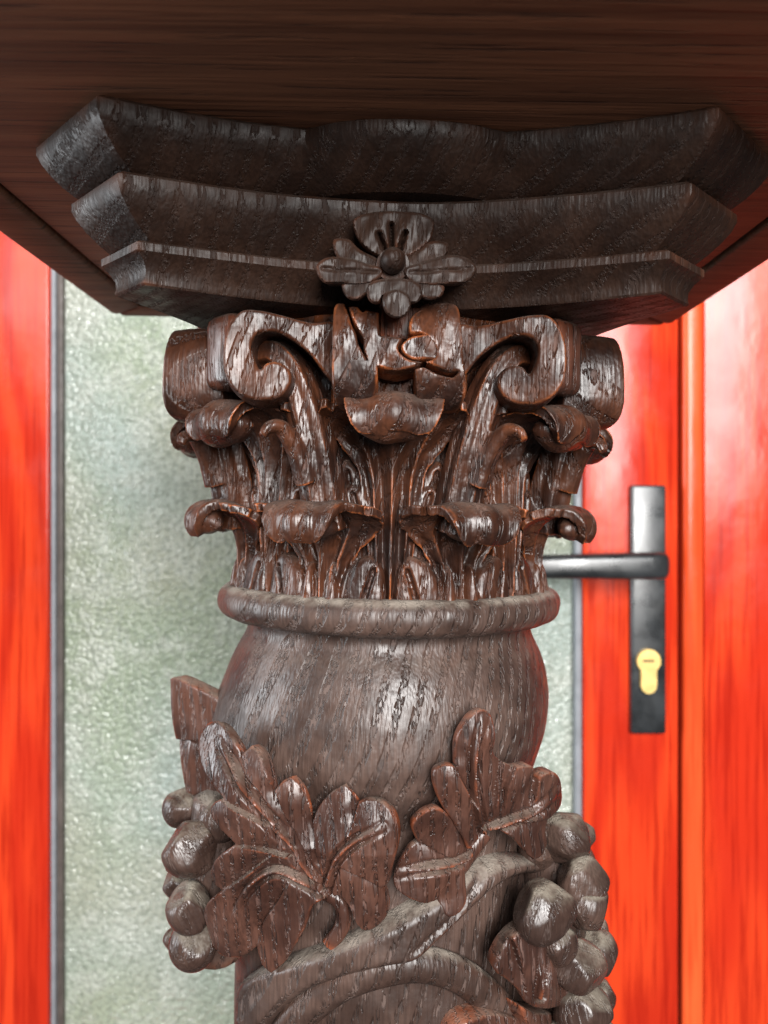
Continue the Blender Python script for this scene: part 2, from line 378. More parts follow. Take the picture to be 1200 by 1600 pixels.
door_part('plug', sweep([(dx(1013.5, 1.96), DY-0.02, dz(1033, 1.96)), (dx(1013.5, 1.96), DY-0.0375, dz(1033, 1.96))], 0.020, 24), 'brass', plate)
door_part('key_slot', box(dx(1013.5, 1.96)-0.014, dx(1013.5, 1.96)+0.014, DY-0.039, DY-0.03, dz(1033, 1.96)-0.0025, dz(1033, 1.96)+0.0025), 'void', plate)
jamb = thing('door_frame', 'orange red lacquered door frame at the right of the black handle', 'door frame', (dx(1066)*S, DY*S, Z0+BASE*S))
def jamb_part(name, data, mat, sharp=40):
    v, f = data; v = [(a-dx(1066), b-DY, c-BASE) for a, b, c in v]; return mesh_obj(name, v, f, mat, jamb, sharp)
jamb_part('bead', box(dx(1066), dx(1099), DY-0.012, DY+0.12, bot_z, top_z+0.3, 0.016, 4), 'lacquer_bead')
jamb_part('post', box(dx(1099)+0.001, dx(1099)+0.62, DY-0.002, DY+0.12, bot_z, top_z+0.3, 0.004), 'lacquer')
jamb_part('rebate', box(dx(1060)+0.002, dx(1066)-0.0005, DY+0.03, DY+0.12, bot_z, top_z+0.3), 'void')

# ------------------------------------------------------------------ the stand
SB = -0.95
stand = thing('pedestal_stand', 'dark carved oak pedestal stand with foliate capital, grapes and square top', 'stand', (0, 0, 0))
stand.rotation_euler = (0, LEAN, 0)
stand.location = (-(SB*-1-0.11)*math.sin(LEAN)*S, 0, Z0+SB*S)
def part(o): o.location = (0, 0, -SB); return o
def local(p):            # world units (column-axis frame) -> leaning stand frame
    p = np.array(p, float); x = p[:, 0].copy(); z = p[:, 2]+0.11
    p[:, 0] = x*math.cos(-LEAN)+z*math.sin(-LEAN); p[:, 2] = -x*math.sin(-LEAN)+z*math.cos(-LEAN)-0.11; return p
def rayp(px, py, d): return np.stack([CX+(px-600)/F*d, -1+d, (800-py)/F*d], -1)

# tabletop: panel and mitred border seen from below
ZT = 0.348
yf_, yb_, hx = -0.60, 0.385, 0.50; rim = 0.066; gp = 0.0035
tb = part(mesh_obj('tabletop', *box(-hx+rim+gp, hx-rim-gp, yf_+rim+gp, yb_-rim-gp, ZT, ZT+0.055, 0.003), 'table', stand))
def border(poly):
    n = len(poly); z0, z1 = ZT-0.004, ZT+0.06
    b = bmesh.new(); vs_ = [b.verts.new((x, y, z0)) for x, y in poly]; f_ = b.faces.new(vs_)
    r = bmesh.ops.extrude_face_region(b, geom=[f_]); 
    for g in r['geom']:
        if isinstance(g, bmesh.types.BMVert): g.co.z = z1
    bmesh.ops.recalc_face_normals(b, faces=b.faces)
    bmesh.ops.bevel(b, geom=b.edges[:], offset=0.006, segments=3, profile=0.5, affect='EDGES')
    b.verts.index_update(); v = [tuple(q.co) for q in b.verts]; f = [tuple(w.index for w in q.verts) for q in b.faces]; b.free(); return v, f
e = 0.0006; ck = 0.02
mesh_obj('border', *border([(-hx, yf_+ck), (-hx+ck*.5, yf_+ck*.5), (-hx+rim, yf_+rim+e), (-hx+rim, yb_-rim-e), (-hx+ck*.5, yb_-ck*.5-e), (-hx, yb_-ck)]), 'table', tb)
mesh_obj('border', *border([(hx, yf_+ck), (hx-ck*.5, yf_+ck*.5), (hx-rim, yf_+rim+e), (hx-rim, yb_-rim-e), (hx-ck*.5, yb_-ck*.5-e), (hx, yb_-ck)]), 'table', tb)
mesh_obj('border', *border([(-hx+ck, yb_), (-hx+ck*.5+e, yb_-ck*.5), (-hx+rim+e, yb_-rim), (hx-rim-e, yb_-rim), (hx-ck*.5-e, yb_-ck*.5), (hx-ck, yb_)]), 'table', tb)
mesh_obj('border', *border([(-hx+ck, yf_), (-hx+ck*.5+e, yf_+ck*.5), (-hx+rim+e, yf_+rim), (hx-rim-e, yf_+rim), (hx-ck*.5-e, yf_+ck*.5), (hx-ck, yf_)]), 'table', tb)

# abacus: concave sides, cut corners, boss in the middle of each side
def plan(a, b, e, boss, ns=40, ncorner=6):
    pts = []
    for q in range(4):
        ang = q*math.pi/2; loc = []
        for i in range(ns+1):
            x = -a+2*a*i/ns; u = abs(x)/a
            y = -(e+(b-e)*u**1.75)
            if boss:
                w = 0.088; t = abs(x)/w
                if t < 1: y = min(y, -(e-0.004+boss*math.sqrt(max(0, 1-t*t))**0.9))
            loc.append((x, y))
        for i in range(1, ncorner):
            t = i/ncorner; loc.append((a+(b-a)*t, -b+(b-a)*t))
        for x, y in loc: pts.append((x*math.cos(ang)-y*math.sin(ang), x*math.sin(ang)+y*math.cos(ang)))
    return pts
def loft(rows, boss=0.0):
    V, Fc = [], []; rings = [plan(a, b, e_, bo) for z, a, b, e_, bo in rows]; n = len(rings[0])
    for (z, *_), rg in zip(rows, rings):
        for i, (x, y) in enumerate(rg): V.append((x+0.0006*math.sin(z*30+x*40), y+0.0008*math.sin(x*35+z*20), z))
    for i in range(len(rows)-1):
        for j in range(n): Fc.append((i*n+j, i*n+(j+1) % n, (i+1)*n+(j+1) % n, (i+1)*n+j))
    Fc.append(tuple(range(n))); Fc.append(tuple((len(rows)-1)*n+j for j in range(n))); return V, Fc
rowsA = [(.3478, .253, .344, .285, .034), (.345, .2550, .347, .288, .036), (.338, .2552, .3468, .2875, .036), (.329, .2535, .342, .283, .035), (.320, .2505, .335, .277, .034), (.311, .2465, .3255, .2685, .033), (.304, .2420, .316, .260, .032), (.2985, .237, .304, .251, .031)]
rowsB = [(.2982, .2440, .312, .2575, 0), (.295, .2465, .3165, .260, 0), (.288, .2470, .3165, .259, 0), (.279, .2455, .312, .255, 0), (.269, .2420, .304, .248, 0), (.259, .237, .294, .240, 0), (.250, .231, .283, .230, 0), (.2462, .228, .278, .227, 0)]
rowsC = [(.2460, .2365, .288, .230, 0), (.244, .2385, .2905, .232, 0), (.237, .2385, .2905, .232, 0), (.2345, .2365, .2875, .229, 0), (.229, .2345, .282, .222, 0), (.222, .2340, .278, .214, 0), (.215, .2350, .277, .208, 0), (.2105, .2365, .278, .206, 0), (.2085, .2350, .276, .204, 0)]
AX = 0.006
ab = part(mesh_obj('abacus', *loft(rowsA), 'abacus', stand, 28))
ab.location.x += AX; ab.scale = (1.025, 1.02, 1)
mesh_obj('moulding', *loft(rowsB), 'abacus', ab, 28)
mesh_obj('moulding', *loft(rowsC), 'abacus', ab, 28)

# mapping helpers: photograph-plane coordinates on a real carrier surface inside the stand
def carrier_map(depth, nrm=None):
    def m(p, h):
        d = depth(p[:, 0], p[:, 1]); P = local(rayp(p[:, 0], p[:, 1], d))
        if nrm is None:
            N = P.copy(); N[:, 2] = 0; N /= np.linalg.norm(N, axis=1)[:, None]
        else: N = np.broadcast_to(np.array(nrm, float)/np.linalg.norm(nrm), P.shape)
        return P+N*np.asarray(h)[:, None]
    return m

# flower in the middle of the abacus
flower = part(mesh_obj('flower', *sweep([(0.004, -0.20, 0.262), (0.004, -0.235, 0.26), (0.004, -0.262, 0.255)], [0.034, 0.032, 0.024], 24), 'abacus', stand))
def petal(outl, d0, tilt=0.0, veins=(), thick=0.02, dome=0.010, mat='abacus', cut=()):
    vv = [np.array(q, float) for q in veins]; cc = [np.array(q, float) for q in cut]
    def h(p, d):
        r = 0.002+0.0035*np.sqrt(np.clip(1-(1-np.clip(d/4, 0, 1))**2, 0, 1))+0.35*dome*np.clip(d/30, 0, 1)+0.0012*np.sin(p[:, 0]*0.13+p[:, 1]*0.09)
        for q in vv: r = r-0.0025*np.exp(-(dist_poly(p, q, False)/2.5)**2)
        for q in cc: r = r-0.014*np.exp(-(dist_poly(p, q, False)/3.0)**2)
        return r
    cy = np.mean([q[1] for q in outl])
    dep = lambda x, y: d0+tilt*(y-cy)/100.0
    return relief('petal', outl, 3.0, h, carrier_map(dep, (0, -1, -0.25)), -thick, mat, flower)
petal([(552, 345), (575, 333), (614, 330), (655, 333), (678, 345), (672, 375), (650, 395), (614, 408), (580, 395), (558, 372)], 0.722, 0, [], 0.07, 0.003, cut=[[(612, 392), (611, 352)], [(602, 392), (592, 366)], [(624, 392), (633, 364)]])
petal([(521, 376), (545, 374), (562, 390), (590, 405), (585, 420), (555, 418), (528, 405)], 0.716, 0, [], 0.06, 0.005)
petal([(698, 379), (672, 378), (655, 390), (632, 405), (640, 420), (668, 412), (696, 400)], 0.716, 0, [], 0.06, 0.005)
petal([(494, 418), (510, 403), (540, 402), (575, 412), (600, 420), (590, 438), (560, 446), (530, 443), (505, 441)], 0.706, 0, [[(505, 420), (590, 425)]], 0.06, 0.006)
petal([(744, 421), (728, 402), (695, 399), (660, 410), (630, 420), (640, 440), (672, 447), (700, 444), (730, 440)], 0.706, 0, [[(735, 420), (640, 426)]], 0.06, 0.006)
petal([(535, 444), (560, 438), (585, 440), (590, 455), (570, 462), (560, 468), (542, 465)], 0.708, 0, [], 0.05, 0.005)
petal([(693, 446), (670, 438), (640, 440), (636, 455), (655, 464), (675, 468), (690, 462)], 0.708, 0, [], 0.05, 0.005)
petal([(573, 452), (582, 440), (614, 434), (650, 440), (659, 455), (655, 470), (640, 474), (632, 462), (600, 462), (592, 474), (577, 470)], 0.700, 0, [], 0.05, 0.005)
petal([(597, 472), (602, 458), (620, 452), (637, 460), (642, 476), (635, 492), (620, 497), (604, 490)], 0.694, 0, [], 0.04, 0.006)
v, f = [], []
bb = bmesh.new(); bmesh.ops.create_uvsphere(bb, u_segments=24, v_segments=16, radius=0.0115)
c_ = local(rayp(np.array([614.0]), np.array([407.0]), np.array([0.694])))[0]
v = [(q.co.x+c_[0], q.co.y*1.3+c_[1], q.co.z+c_[2]) for q in bb.verts]; bb.verts.index_update(); f = [tuple(w.index for w in q.verts) for q in bb.faces]; bb.free()
mesh_obj('stamen', v, f, 'abacus', flower, 60)
mesh_obj('stamen', *sweep([(c_[0], c_[1]+0.06, c_[2]), (c_[0], c_[1]+0.03, c_[2]), (c_[0], c_[1]+0.008, c_[2]-0.001)], [0.022, 0.019, 0.015], 24), 'abacus', flower)

# capital: bell, acanthus leaves in two rows, volutes, middle scroll
bell_z = np.array([-.10, -.05, 0, .05, .10, .14, .17, .20, .2083]); bell_r = np.array([.180, .174, .171, .171, .175, .182, .188, .196, .198])
def rbell(z): return np.interp(z, bell_z, bell_r)
prof = [(float(rbell(z)), z) for z in np.linspace(-.10, .2083, 60)]
cap = part(mesh_obj('capital', *revolve(prof, 144, lambda t, z: 0.0018*math.sin(t*31+z*40)+0.0012*math.sin(t*13-z*90)), 'capital', stand))

def azmap(th0=0.0, r0=None):
    """(arc u along circle, z) -> on the bell at azimuth th0"""
    def m(p, h):
        rb = rbell(p[:, 1]) if r0 is None else r0(p[:, 1]); th = th0+p[:, 0]/0.19; r = rb+h
        return np.stack([r*np.sin(th), -r*np.cos(th), p[:, 1]], 1)
    return m
def acanthus(name, ctr, wid, lip, lobes, seed, voxel=0.00145):
    t_k = np.linspace(0, 1, len(ctr)); cr = spline3([(a, b, 0) for a, b in ctr], 10); tt = np.linspace(0, 1, len(cr))
    wk = np.array(wid)
    rs = np.random.default_rng(seed); ph = rs.uniform(0, 6, 4)
    def fn(u, v):
        s = v*2-1; a_ = np.abs(s); st_ = np.clip((a_-0.50)/0.16, 0, 1); st_ = st_*st_*(3-2*st_)
        sc = 1-0.33*st_-0.02*np.abs(np.sin(s*math.pi*2.6+0.2))-0.10*np.clip(np.cos((a_-0.60)*math.pi*10), 0, 1)*st_
        t = u*sc
        r = np.interp(t, tt, cr[:, 0]); z = np.interp(t, tt, cr[:, 1]); w = np.interp(t, np.linspace(0, 1, len(wk)), wk)
        scal = 1-0.07*np.clip(np.sin(u*math.pi*9+ph[0]), 0, 1)*np.clip(u*3-0.6, 0, 1)
        a = s*w*scal
        prof_ = 0.011*np.exp(-(s/0.13)**2)-0.007*np.exp(-((a_-0.34)/0.12)**2)+0.007*np.exp(-((a_-0.60)/0.10)**2)-0.006*np.exp(-((a_-0.80)/0.10)**2)
        r = r+prof_*np.clip(1.15-u*0.9, 0, 1)
        z = z-0.010*np.clip(u-0.5, 0, 1)*a_**2+0.0012*np.sin(s*8+ph[3])
        r = r-0.010*np.clip(u-0.55, 0, 1)*a_**2
        th = a/np.maximum(r, 0.19)*0.97
        P = np.stack([r*np.sin(th), -r*np.cos(th), z], 1)
        dr = np.gradient(cr[:, 0], tt); dz_ = np.gradient(cr[:, 1], tt); gr = np.interp(t, tt, dr); gz = np.interp(t, tt, dz_); L = np.hypot(gr, gz)+1e-9
        nr, nz = gz/L, -gr/L
        N = np.stack([-nr*np.sin(th), nr*np.cos(th), -nz], 1); return P, N
    parts = [sheet(fn, 80, 90, lambda u, v: 0.0100+0.012*np.clip(1-1.6*u, 0, 1))]
    # wood left inside the rolled tip
    rl, zl_, hl, ra, rz = lip
    Lk = np.linspace(-1, 1, 30); path, rad = [], []
    for s in Lk:
        th = s*hl/rl; r = rl-0.008*abs(s)**2.2; path.append((r*math.sin(th), -r*math.cos(th), zl_+0.002*math.sin(3*s+ph[1])-0.003*s*s)); rad.append(max(0.0015, ra*(1-abs(s)**2.6)**0.6*(1+0.06*math.sin(7*s+ph[2]))))
    parts.append(sweep(path, rad, 18, (0, 0, 1), rz/ra))
    for lb in lobes:
        outl, hgt, cuts = lb
        cc = [np.array(q, float) for q in cuts]
        def h(p, d, hgt=hgt, cc=cc):
            r = hgt*(0.55+0.45*np.sqrt(np.clip(1-(1-np.clip(d/0.010, 0, 1))**2, 0, 1)))
            for q in cc: r = r-0.011*np.exp(-(dist_poly(p, q, False)/0.0022)**2)
            return r
        parts.append(relief_data(outl, 0.0022, h, azmap(), -0.012))
        parts.append(relief_data([(-x, y) for x, y in [q[:2] for q in outl]], 0.0022, lambda p, d, h=h: h(np.stack([-p[:, 0], p[:, 1]], 1), d), azmap(), -0.012))
    return fuse(name, parts, voxel, 1, 0.5)
low_lobes = [([(.022, -.098), (.020, -.082), (.026, -.064), (.040, -.050), (.054, -.046), (.064, -.054), (.069, -.072), (.066, -.098)], 0.020, [[(.048, -.094), (.052, -.078), (.057, -.062)]]),
             ([(.006, -.098), (.007, -.070), (.013, -.055), (.019, -.070), (.021, -.098)], 0.026, [])]
low = acanthus('lower_leaf', [(.188, -.098), (.188, -.068), (.190, -.044), (.198, -.022), (.213, -.006), (.231, .001), (.2445, -.006), (.2475, -.018), (.242, -.028)], [.030, .030, .034, .050, .070, .078, .076, .072, .068, .058, .040], (.2360, -.0135, .036, .0175, .0170), low_lobes, 3)
up_lobes = [([(.016, -.030), (.016, -.004), (.024, .014), (.034, .026), (.044, .030), (.056, .022), (.066, .010), (.071, -.010), (.072, -.030)], 0.020, [[(.034, -.026), (.036, -.004), (.042, .018)], [(.052, -.026), (.055, -.010), (.060, .008)]]),
            ([(.030, .018), (.034, .036), (.044, .050), (.054, .056), (.062, .046), (.064, .030), (.058, .016)], 0.016, [[(.046, .020), (.050, .042)]])]
upr = acanthus('upper_leaf', [(.186, -.095), (.189, -.03), (.190, .020), (.193, .052), (.204, .080), (.225, .099), (.250, .106), (.2655, .100), (.270, .089), (.2655, .079)], [.022, .026, .032, .036, .048, .072, .086, .088, .088, .086, .080, .066], (.2560, .0885, .041, .0225, .0200), up_lobes, 5)
for k in range(8):
    for nm, me, a0 in (('lower_acanthus_leaf', low, 22.5), ('upper_acanthus_leaf', upr, 0.0)):
        if k == 0: o = link_mesh('acanthus_leaf', me, 'capital', cap, None)
        else: o = bpy.data.objects.new('acanthus_leaf', me); C.objects.link(o); o.parent = cap
        o.rotation_euler = (0, 0, math.radians(a0+45*k))

# volutes (front-left outline; the other seven are turned and mirrored copies)
hook = [(512, 512), (470, 506), (425, 496), (385, 488), (360, 490), (342, 512), (333, 545), (335, 585), (350, 612), (375, 627), (405, 629), (430, 619), (441, 600), (437, 580), (420, 568), (402, 570), (391, 583, 1), (382, 560), (380, 538), (392, 525), (415, 523), (440, 534), (468, 556), (495, 590), (512, 600)]
dv = 0.752
def vmap(p, h):
    d = dv+(p[:, 0]-390)/F*0.30*dv
    P = rayp(p[:, 0]+CX*0+8, p[:, 1], d); P[:, 1] -= h; return P
def vh(p, d): return 0.0035*np.sqrt(np.clip(1-(1-np.clip(d/5, 0, 1))**2, 0, 1))+0.0012*np.sin(p[:, 0]*0.06+p[:, 1]*0.03)
vol_parts = [relief_data(hook, 2.4, vh, vmap, -0.066, bulge=4.0)]
st = spline3([(-.066, -.185, -.02), (-.074, -.190, .03), (-.082, -.197, .07), (-.093, -.200, .110), (-.107, -.200, .143), (-.124, -.196, .162), (-.145, -.188, .164)], 8)
def stp(t): return 1+0.12*math.cos(6*t)
vol_parts.append(sweep(st, np.linspace(0.024, 0.015, len(st)), 24, (0, 1, 0), 1.15, prof=stp))
ey = spline3([(-.088, -.205, .03), (-.098, -.214, .06), (-.112, -.226, .082), (-.124, -.236, .082), (-.130, -.240, .073)], 8)
vol_parts.append(sweep(ey, np.linspace(0.013, 0.004, len(ey)), 14, (0, 1, 0), 1.3))
vol = fuse('volute', vol_parts[:1], 0.0015, 1, 0.5); stem = fuse('volute_stem', vol_parts[1:], 0.0016, 2, 0.5)
def mirrored(me): m_ = me.copy(); m_.transform(Matrix.Diagonal((-1, 1, 1, 1))); m_.flip_normals(); return m_
for nm, me0 in (('volute', vol), ('volute_stem', stem)):
    for me in (me0, mirrored(me0)):
        for k in range(4):
            if k == 0: o = link_mesh(nm, me, 'capital', cap, None, recalc=False)
            else: o = bpy.data.objects.new(nm, me); C.objects.link(o); o.parent = cap
            o.rotation_euler = (0, 0, math.radians(90*k))
            if nm == 'volute' and k in (1, 3): o.scale = (1.0, 0.965, 1.15); o.location = (0, 0, -0.026)
for k in range(4):
    v, f = box(-.026, .026, -.026, .026, .128, .2075, 0.012, 3); a = math.radians(45+90*k)
    v = [((x*math.cos(.785)-y*math.sin(.785)), (x*math.sin(.785)+y*math.cos(.785)), z) for x, y, z in v]
    mesh_obj('corner_block', [(x+.170*math.sqrt(2)*math.cos(a), y+.170*math.sqrt(2)*math.sin(a), z) for x, y, z in v], f, 'leaf', cap)
# cracked middle scroll: broken pieces round a horizontal roll
def roll_depth(x, y):
    u = np.clip((y-550)/95.0, -1, 1); return 0.724+0.050*(1-np.sqrt(np.clip(1-np.abs(u)**2.6, 0, 1)))
def roll_map(p, h):
    d = roll_depth(p[:, 0], p[:, 1]); P = local(rayp(p[:, 0], p[:, 1], d)); P[:, 1] -= h; return P
def roll_h(p, d): return 0.0030*np.sqrt(np.clip(1-(1-np.clip(d/3, 0, 1))**2, 0, 1))+0.0015*np.sin(p[:, 0]*0.11)*np.sin(p[:, 1]*0.09+p[:, 0]*0.02)
A_ = [(522, 482), (534, 474), (539, 476, 1), (544, 490), (549, 507), (556, 520), (561, 540), (574, 564, 1), (568, 545), (568, 530), (559, 516), (551, 500), (544, 480, 1), (558, 480), (566, 488), (573, 485), (592, 488, 1), (593, 525, 1), (623, 527), (629, 531, 1), (622, 543), (627, 554), (641, 563), (660, 566, 1), (648, 574), (622, 579), (602, 577), (590, 573, 1), (590, 600), (584, 622), (578, 638), (552, 643), (528, 632), (519, 600), (519, 540)]
B_ = [(640, 502), (650, 488), (668, 478), (690, 473), (705, 474), (716, 482), (721, 510), (724, 560), (727, 600), (722, 632), (704, 643), (680, 638), (655, 628), (650, 604), (648, 578, 1), (662, 574), (684, 585), (708, 590, 1), (716, 581), (700, 581), (680, 573), (666, 565, 1), (680, 558), (679, 541), (668, 528), (655, 521), (640, 521)]
C_ = [(627, 540), (640, 527), (660, 523), (690, 520), (700, 540), (696, 562), (666, 561), (646, 562), (631, 553)]
sc = relief('scroll', A_, 2.2, roll_h, roll_map, -0.060, 'capital', cap, 0.0, 55, 4)
mesh_obj('scroll', *relief_data(B_, 2.2, roll_h, roll_map, -0.060, 0.0, 4), 'capital', cap, 55)
mesh_obj('chip', *relief_data(C_, 2.0, lambda p, d: roll_h(p, d)-0.0010-0.003*np.clip((p[:, 0]-676)/15, 0, 1), roll_map, -0.045, 0.0, 4), 'capital', cap, 55)
mesh_obj('scroll_core', *box(-.066, .078, -.192, -.150, .085, .2075, 0.008, 2), 'capital', cap)

mesh_obj('scroll_core', *box(-.016, .034, -.252, -.16, .168, .2075, 0.006, 2), 'leaf', cap)

# neck ring
rp = [(.170, -.092), (.196, -.0915), (.205, -.0925), (.2115, -.0965), (.2155, -.103), (.217, -.111), (.2155, -.119), (.211, -.126), (.204, -.1305), (.196, -.1325), (.187, -.133), (.170, -.133)]
rp = [tuple(q[:2]) for q in spline3([(a, b, 0) for a, b in rp], 4)]
part(mesh_obj('neck_ring', *revolve(rp, 220, lambda t, z: 0.0012*math.sin(5*t+1)+0.0007*math.sin(23*t+z*60)), 'shaft', stand, 60))

# shaft
sz = np.array([-.95, -.70, -.55, -.46, -.42, -.385, -.345, -.305, -.268, -.225, -.193, -.17, -.155, -.146, -.140, -.135, -.128])
sr = np.array([.188, .188, .187, .187, .189, .194, .203, .2085, .2105, .2085, .202, .193, .1845, .1805, .180, .1825, .1835])
def g_(x): return np.exp(-x*x)
zz = np.linspace(-.95, -.128, 400); szs = np.interp(zz, sz, sr)
for _ in range(3): szs[2:-2] = (szs[:-4]+szs[1:-3]+szs[2:-2]+szs[3:-1]+szs[4:])/5
def rshaft(th, z):
    r = np.interp(z, zz, szs); s = np.sin(th)
    return r+0.014*g_((z+.28)/.06)*(0.5-0.5*s)-0.022*g_((z+.335)/.065)*(0.5+0.5*s)+0.0015*np.sin(3*th+z*22)
V, Fc = [], []; nt = 260; zs = np.linspace(-.128, -.95, 330)
for z in zs:
    for j in range(nt):
        t = 2*math.pi*j/nt; r = float(rshaft(t, z)); V.append((r*math.sin(t), -r*math.cos(t), z))
for i in range(len(zs)-1):
    for j in range(nt): Fc.append((i*nt+j, i*nt+(j+1) % nt, (i+1)*nt+(j+1) % nt, (i+1)*nt+j))
Fc.append(tuple(range(nt))); Fc.append(tuple((len(zs)-1)*nt+j for j in range(nt)))
shaft = part(mesh_obj('shaft', V, Fc, 'shaft', stand, 60))

def shaft_depth(off, soft=None):
    """depth along the photograph ray where it meets the shaft grown by off (closest approach when it misses)"""
    def dep(px, py):
        px = np.asarray(px, float); py = np.asarray(py, float); ds = np.linspace(0.62, 1.0, 140); best = np.full(px.shape, np.nan); mn = np.full(px.shape, 1e9); md = np.full(px.shape, 0.95)
        prev = None
        for d in ds:
            P = local(rayp(px, py, np.full(px.shape, d))); th = np.arctan2(P[:, 0], -P[:, 1]); g = np.hypot(P[:, 0], P[:, 1])-(rshaft(th, P[:, 2])+off)
            if prev is not None:
                hit = np.isnan(best) & (g <= 0) & (prev > 0); best[hit] = d-(ds[1]-ds[0])*(-g[hit])/(prev[hit]-g[hit]+1e-12)
            better = g < mn; mn[better] = g[better]; md[better] = d; prev = g
        return np.where(np.isnan(best), md, best)
    return dep
UP = 0.8/F      # units per photograph pixel near the shaft front
def crop6(l): return [(230+q[0]/2.79, 1050+q[1]/2.79)+tuple(q[2:]) for q in l]
def crop7(l): return [(580+q[0]/3.0, 1080+q[1]/3.0)+tuple(q[2:]) for q in l]
def vine_leaf(outl, veins, creases, depth, base, inset=0.03, step=3.0, lift=None, minor=0.0015, mat='leaf', ph=0.0, nrm=None):
    vv = [resample(catmull(q, 6, False), 4, False) for q in veins]; cc = [np.array(q, float) for q in creases]
    def h(p, d):
        r = 0.003+0.0022*np.sqrt(np.clip(1-(1-np.clip(d/2.6, 0, 1))**2, 0, 1))+0.0035*np.clip(d/40, 0, 1)
        for q in cc:
            dd = dist_poly(p, q, False); sgn = np.zeros(len(p)); bd = np.full(len(p), 1e9)
            for a_, b_ in zip(q[:-1], q[1:]):
                ab = b_-a_; t_ = np.clip(((p-a_)@ab)/(ab@ab), 0, 1); w_ = p-(a_+t_[:, None]*ab); l_ = np.linalg.norm(w_, axis=1)
                cr_ = ab[0]*(p[:, 1]-a_[1])-ab[1]*(p[:, 0]-a_[0]); m_ = l_ < bd; bd[m_] = l_[m_]; sgn[m_] = np.sign(cr_[m_])
            end = np.clip(np.linalg.norm(p-q[-1], axis=1)/30, 0, 1)
            r = r-np.where(sgn > 0, 0.0085*np.exp(-dd/18.0), 0.0085*np.clip(1-dd/2.4, 0, 1))*(0.25+0.75*end)
        for i, q in enumerate(vv):
            dd = dist_poly(p, q, False); fd = np.clip((np.hypot(*(p-q[0]).T))/55, 0, 1); r = r+fd*0.004*np.exp(-(dd/3.0)**2)-fd*0.0065*np.exp(-((dd-7.5)/3.0)**2)
        r = r+minor*np.sin(p[:, 0]*0.07+ph)*np.sin(p[:, 1]*0.06+ph*2)
        if lift is not None: r = r+lift(p[:, 0], p[:, 1])
        return r
    return relief('vine_leaf', outl, step, h, carrier_map(depth, nrm), base, mat, shaft, inset, 50, 5)
big = crop6([(300, 212), (345, 228), (392, 290), (425, 356, 1), (474, 310, 1), (505, 335), (538, 410), (560, 515, 1), (600, 468), (638, 450, 1), (680, 500), (708, 580), (714, 662, 1), (742, 590), (795, 528), (862, 488, 1), (898, 528), (918, 566, 1), (970, 545), (1040, 560), (1088, 612), (1106, 690), (1096, 770), (1075, 850), (1062, 905), (1030, 925, 1), (1052, 970), (1056, 1040), (1012, 1095), (960, 1112), (922, 1070), (888, 1005), (845, 965), (800, 975, 1), (728, 1012), (702, 1080), (662, 1165), (610, 1252), (545, 1308, 1), (502, 1275), (472, 1200, 1), (430, 1236), (370, 1252), (312, 1225), (277, 1150), (264, 1040), (288, 982), (334, 946, 1), (300, 908), (294, 850), (330, 790), (392, 745, 1), (332, 670), (291, 600), (308, 560), (347, 540, 1), (290, 480), (242, 392), (222, 300), (247, 238)])
bigv = [crop6(q) for q in ([(325, 285), (430, 490), (560, 680), (690, 860), (785, 965)], [(390, 1075), (420, 975), (490, 895), (570, 868), (680, 915), (785, 968)], [(1040, 660), (905, 735), (825, 820), (785, 940)])]
bigc = [crop6(q) for q in ([(425, 356), (470, 470), (520, 570)], [(560, 515), (620, 680), (690, 810)], [(714, 662), (735, 800), (765, 900)], [(520, 660), (420, 590), (347, 540)], [(600, 800), (480, 760), (392, 745)], [(470, 850), (400, 900), (334, 946)], [(570, 990), (500, 1090), (472, 1200)], [(918, 566), (900, 640), (880, 700)], [(850, 840), (930, 870), (1030, 925)])]
sd34 = shaft_depth(0.048)
vine_leaf(big, bigv, bigc, lambda x, y: 0.60*sd34(x, y)+0.40*(0.785+0.0004*np.abs(y-1330)), -0.007, 0.02, step=2.3, lift=lambda x, y: 0.006*np.sin((x-320)/45.0+(y-1200)/90), ph=1.0, nrm=(-0.32, -1, 0.05))
r1 = crop7([(510, 75), (550, 110), (572, 200), (574, 290), (610, 325, 1), (655, 343), (722, 333, 1), (746, 350), (753, 398, 1), (778, 368), (830, 362), (858, 420), (855, 510), (802, 575, 1), (795, 640), (800, 690), (775, 750), (735, 770, 1), (700, 735), (640, 672), (575, 642), (530, 668), (490, 702), (450, 735), (428, 690), (380, 610), (320, 520), (290, 440), (285, 375), (312, 345), (360, 335), (390, 348, 1), (387, 260), (400, 190), (440, 120), (478, 84)])
r1v = [crop7(q) for q in ([(512, 120), (482, 300), (490, 500), (522, 655)], [(840, 440), (740, 545), (620, 612), (528, 660)])]
r1c = [crop7(q) for q in ([(460, 480), (425, 410), (390, 348)], [(610, 325), (590, 460), (565, 560)], [(753, 398), (735, 470), (700, 540)], [(655, 345), (615, 440), (605, 560)], [(700, 610), (802, 575)])]
sd30 = shaft_depth(0.036)
vine_leaf(r1, r1v, r1c, lambda x, y: 0.6*sd30(x, y)+0.4*(0.785+0.0002*np.abs(x-740)), -0.007, 0.02, 2.4, lift=lambda x, y: 0.014*np.clip((x-770)/90, 0, 1)+0.006*np.clip((1180-y)/80, 0, 1), ph=2.3, nrm=(0.25, -1, 0.05))
r2 = crop7([(448, 700), (472, 742), (442, 800), (441, 900), (436, 980), (402, 1036), (355, 1053), (325, 1012), (315, 970, 1), (250, 986), (170, 957), (115, 916), (104, 870), (125, 810), (172, 735), (216, 702, 1), (184, 630), (205, 585), (262, 545), (318, 540), (372, 592), (422, 660)])
vine_leaf(r2, [crop7([(125, 845), (280, 812), (400, 797), (470, 762)])], [crop7([(216, 702), (300, 740)]), crop7([(315, 970), (350, 880)])], shaft_depth(0.026), -0.009, 0.02, 2.4, ph=4.0)
